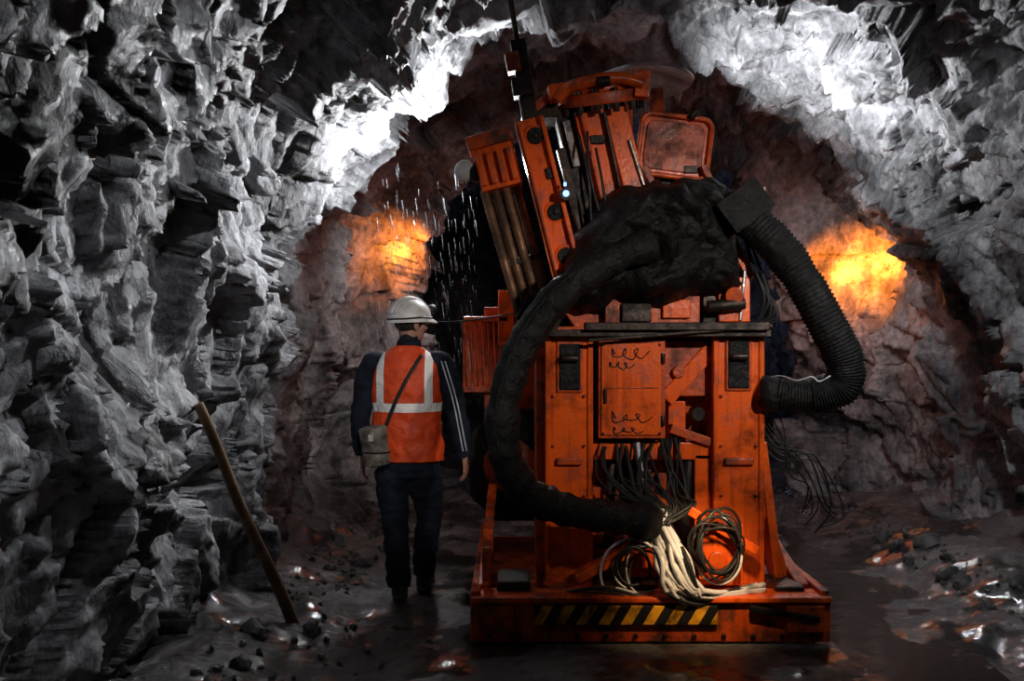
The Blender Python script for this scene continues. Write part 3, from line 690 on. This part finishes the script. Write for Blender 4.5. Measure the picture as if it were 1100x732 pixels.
b = MB(); b.bx(0.32, 1.15, 5.5, 6.2, 1.9, 2.35, 'steel'); b.bx(0.6, 1.15, 5.55, 6.1, 2.35, 2.5, 'steel'); b.obj('power_pack', rig, 0.02)
b = MB()
pts = [P(700, 262, 5.05), P(655, 280, 4.98), (P(612, 308, 4.92)), P(578, 345, 4.88), P(553, 392, 4.86), P(540, 445, 4.86), (P(545, 497, 4.86)), P(572, 532, 4.87), P(612, 549, 4.88), P(660, 556, 4.9), P(703, 562, 4.98)]
pl = catmull([tuple(p) for p in pts], 14)
b.tube(pl, [0.088+0.004*math.sin(i*1.1)+0.022*noise.noise(Vector((i*0.16, 0, 0))) for i in range(len(pl))], 'rubber', n=20)
b.tube([(p[0]-0.03, p[1]-0.075, p[2]+0.03) for p in pl[20:110]], 0.010, 'rubber', n=8)
b.obj('rubber_sleeve_hose', rig)
b = MB()
pts = [P(775, 222, 5.3), P(806, 238, 5.2), P(838, 268, 5.15), P(866, 308, 5.12), P(889, 350, 5.1), P(906, 385, 5.1), P(906, 412, 5.12), P(880, 424, 5.16), P(848, 425, 5.2), P(818, 420, 5.25)]
pl = catmull([tuple(p) for p in pts], 40)
b.tube(pl, [(0.102 if i < 290 else 0.088)+(0.005 if i % 4 < 2 else -0.003)+0.012*noise.noise(Vector((i*0.05, 3, 0))) for i in range(len(pl))], 'rubber', n=24)
b.bar(P(776, 238, 5.15), P(816, 208, 5.15), 0.19, 0.22, 'rubber'); b.bar(P(800, 212, 5.08), P(822, 206, 5.08), 0.05, 0.05, 'steel')
b.cyl(P(838, 425, 5.2), P(820, 424, 5.24), 0.10, 'rubber')
b.obj('corrugated_hose', rig)
b = MB(); random.seed(5)
for i in range(18):
    t = i/17; j = lambda s: random.uniform(-s, s)
    pts = [P(700+j(6)+t*10, 556+j(6), 5.1), P(702+t*24+j(5), 580+j(4), 4.98), P(706+t*34+j(6), 606+j(5), 4.90-j(0.03)), P(716+t*34+j(6), 632+j(4), 4.88), P(745+j(10)+t*14, 647-t*10+j(3), 4.9), P(785+j(8), 641+j(4)-t*4, 4.95), P(815+j(8), 632+j(4), 5.0)]
    b.tube(pts, 0.010+random.random()*0.006, 'hose' if i % 4 else 'hoseblack', n=8, k=7)
for i in range(9):
    cu, cv = 768+random.uniform(-10, 8), 590+random.uniform(-10, 8); ru = random.uniform(20, 34); rv = random.uniform(22, 38); ph = random.uniform(-.4, .4)
    pts = [P(cu+ru*math.cos(a/12*2*math.pi+ph), cv+rv*math.sin(a/12*2*math.pi), 4.97+0.05*math.sin(a*.5+i)) for a in range(0, 13)]
    b.tube(pts, random.uniform(0.005, 0.009), 'hose' if i == 4 else 'hoseblack', n=8, k=5)
for i in range(9):
    cu, cv = 690+random.uniform(-12, 10), 612+random.uniform(-8, 8); ru = random.uniform(16, 34); rv = random.uniform(18, 36)
    pts = [P(cu+ru*math.cos(a/12*5.2+1.2), cv+rv*math.sin(a/12*5.2+1.2), 5.0+0.04*math.sin(a*.5+i)) for a in range(0, 13)]
    b.tube(pts, random.uniform(0.005, 0.009), 'hose' if i % 3 == 0 else 'hoseblack', n=8, k=5)
for i in range(7):
    pts = [P(600+j(10), 640+j(3), 5.05), P(650+j(10), 636+j(5), 4.97), P(700+j(10), 645+j(4), 4.94), P(760, 648+j(4), 4.95), P(810+j(6), 634+j(5), 5.0)]
    b.tube(pts, 0.011, ['hoseblack', 'hoseblack', 'tube', 'hose'][i % 4], n=8, k=7)
b.obj('coiled_hoses', rig)
b = MB(); random.seed(9)
for i in range(22):
    j = lambda s: random.uniform(-s, s)
    pts = [P(645+i*4+j(5), 474+j(8), 5.32), P(648+i*4+j(10), 505+j(6), 5.2), P(672+i*3+j(10), 532+j(6), 5.12), P(700+i*2+j(6), 548+j(6), 5.05), P(712+j(8), 566+j(6), 5.02)]
    b.tube(pts, random.uniform(0.006, 0.013), 'hose' if i == 9 else 'hoseblack', n=8, k=6)
for i in range(3):
    pts = [P(622+i*9, 150+j(10), 5.35), P(628+i*8+j(6), 190+j(10), 5.3), P(640+i*5+j(6), 250, 5.33), P(650+i*5, 310, 5.4)]
    b.tube(pts, 0.008, 'hoseblack', n=8, k=6)
for i in range(9):
    pts = [P(820, 430+i*6, 5.35), P(836+j(6), 455+i*5, 5.3), P(848+i*4, 500+j(10), 5.28), P(862+i*5+j(6), 528+i*3+j(8), 5.3), P(870+i*3+j(20), 560+j(20), 5.35)]
    b.tube(pts, random.uniform(0.003, 0.006), 'hoseblack', n=6, k=6)
pts = [P(820, 408, 5.3), P(838, 404, 5.2), P(856, 409, 5.05), P(872, 405, 5.0), P(880, 410, 5.0), P(892, 404, 5.0)]
b.tube(pts, 0.004, 'hose', n=6, k=6)
pts = [P(470, 346, 6.6), P(500, 345, 6.5), P(545, 338, 6.4), P(575, 330, 6.2)]; b.tube(pts, 0.006, 'hoseblack', n=6, k=6)
for i in range(6):
    pts = [P(800, 250, 5.4), P(812+j(5), 290+j(10), 5.25), P(822+i*3+j(4), 320+i*4, 5.2), P(815+j(5), 350, 5.25), P(800, 362, 5.3)]
    b.tube(pts, 0.009, 'hoseblack', n=8, k=6)
b.obj('hydraulic_lines', rig)

# ---------------------------------------------------------------- timber prop leaning on the left wall
hw = wall_hit(211, 434); print('prop top wall hit', hw)
dd = min(4.9, hw.y-0.06); p0 = P(212, 434, dd)
b = MB(); p1 = P(316, 668, 5.15); p1.z = floor_h(p1.x, p1.y)-0.02
ptl = [p1+(p0-p1)*t/8+Vector((0.008*math.sin(t*1.1), 0, 0)) for t in range(9)]
b.tube(ptl, [0.034-0.001*t for t in range(9)], 'wood', n=14, k=3); b.obj('timber_prop')

# ---------------------------------------------------------------- water drips
b = MB(); m_, nt, bs = nt_new('falling_water'); bs.inputs['Base Color'].default_value = (.75, .8, .85, 1); bs.inputs['Roughness'].default_value = .1; bs.inputs['Transmission Weight'].default_value = .4; M['water'] = m_
random.seed(3)
for i in range(240):
    x = random.uniform(-0.95, -0.24); y = random.uniform(5.9, 7.3); z = random.uniform(1.0, 2.8); l = random.uniform(.04, .12)
    b.tube([(x, y, z), (x+.012*l/.1, y, z-l)], 0.0011, 'water', n=4)
b.obj('water_drips')

# ---------------------------------------------------------------- lights
def light(kind, name, loc, e, col, target=None, **kw):
    l = bpy.data.lights.new(name, kind); l.energy = e; l.color = col
    for k, v in kw.items(): setattr(l, k, v)
    o = bpy.data.objects.new(name, l); o.location = loc; scene.collection.objects.link(o)
    if target is not None: o.rotation_euler = (Vector(target)-Vector(loc)).to_track_quat('-Z', 'Y').to_euler()
    return o
W = (0.95, 0.97, 1.0)
light('SPOT', 'rig_floodlight', (-0.05, 6.9, 2.85), 360, W, (-1.6, 5.6, 3.3), spot_size=math.radians(148), spot_blend=0.9, shadow_soft_size=0.05)
light('SPOT', 'rig_floodlight', (1.55, 7.2, 3.0), 280, W, (2.7, 6.8, 4.0), spot_size=math.radians(142), spot_blend=0.9, shadow_soft_size=0.05)
light('SPOT', 'worker_fill', (0.3, 0.4, 2.7), 230, (1, .95, .9), (-0.64, 5.7, 1.15), spot_size=math.radians(17), spot_blend=0.7, shadow_soft_size=0.05)  # added narrow spot, brightens the worker's vest and reflective strips
light('SPOT', 'rig_lamp', (2.2, 1.6, 2.9), 340, (1, .9, .8), (0.9, 5.2, 1.85), spot_size=math.radians(44), spot_blend=1.0, shadow_soft_size=0.06)
light('SPOT', 'wall_fill', (2.0, 3.2, 3.2), 170, W, (3.4, 6.6, 0.8), spot_size=math.radians(85), spot_blend=0.9, shadow_soft_size=0.08)  # added fill for the right wall and the floor below it
light('SPOT', 'wall_fill', (-0.1, 5.2, 3.3), 75, W, (-1.7, 3.2, 1.4), spot_size=math.radians(95), spot_blend=0.9, shadow_soft_size=0.05)  # added grazing fill for the near left wall
light('SPOT', 'wall_fill', (-0.45, 4.3, 2.9), 26, W, (-1.7, 2.6, 1.5), spot_size=math.radians(100), spot_blend=0.9, shadow_soft_size=0.05)  # weaker added fill, lifts the nearest part of the left wall
light('SPOT', 'wall_fill', (-0.3, 7.4, 2.7), 60, (1, .93, .90), (-1.35, 9.0, 1.7), spot_size=math.radians(75), spot_blend=1.0, shadow_soft_size=0.05)  # added fill on the left rock face beside the drift mouth
light('SPOT', 'wall_fill', (2.2, 7.2, 2.9), 45, (1, .88, .84), (3.4, 8.9, 1.9), spot_size=math.radians(75), spot_blend=1.0, shadow_soft_size=0.05)  # added fill on the right rock face beside the drift mouth
light('SPOT', 'floor_backlight', (-0.5, 8.2, 3.2), 170, W, (-0.9, 4.8, 0.0), spot_size=math.radians(50), spot_blend=1.0, shadow_soft_size=0.08)  # added backlight, raises sheen on the wet floor at left
light('SPOT', 'floor_backlight', (2.6, 8.3, 3.2), 120, W, (2.4, 5.2, 0.0), spot_size=math.radians(50), spot_blend=1.0, shadow_soft_size=0.08)  # added backlight for the wet floor right of the rig
light('SPOT', 'skid_lamp', (1.15, 4.45, 0.95), 42, (1, .66, .34), (1.0, 5.05, 0.35), spot_size=math.radians(65), spot_blend=0.9, shadow_soft_size=0.03)
light('POINT', 'drift_lamp', (2.2, 13.5, 2.6), 10, (.5, .6, 1), shadow_soft_size=0.1)
for (u, v, e, off, e2) in ((905, 292, 130, (-0.45, -0.40, 0.05), 9), (950, 286, 120, (-0.50, -0.35, 0.0), 0), (424, 271, 95, (0.42, -0.36, 0.05), 4)):
    h = wall_hit(u, v); print('amber', u, v, h)
    light('SPOT', 'amber_lamp', h+Vector(off), e, (1, .22, .015), h, spot_size=math.radians(95), spot_blend=1.0, shadow_soft_size=0.04)
    light('SPOT', 'amber_lamp', h+Vector(off), e*2.0, (1, .34, .03), h, spot_size=math.radians(28), spot_blend=1.0, shadow_soft_size=0.04)
    if e2: light('POINT', 'amber_glow', h+Vector(off)*1.7+Vector((0, 0, -0.4)), e2, (1, .20, .07), shadow_soft_size=0.15)
w = bpy.data.worlds.new('mine_dark'); scene.world = w; w.use_nodes = True
w.node_tree.nodes['Background'].inputs[0].default_value = (.5, .6, .8, 1); w.node_tree.nodes['Background'].inputs[1].default_value = 0.006

cam = bpy.data.cameras.new('camera'); cam.sensor_width = 36; cam.lens = 1000*36/1100; cam.clip_end = 100
co = bpy.data.objects.new('camera', cam); co.location = (0, 0, CH); co.rotation_euler = (math.radians(90), 0, 0); scene.collection.objects.link(co); scene.camera = co
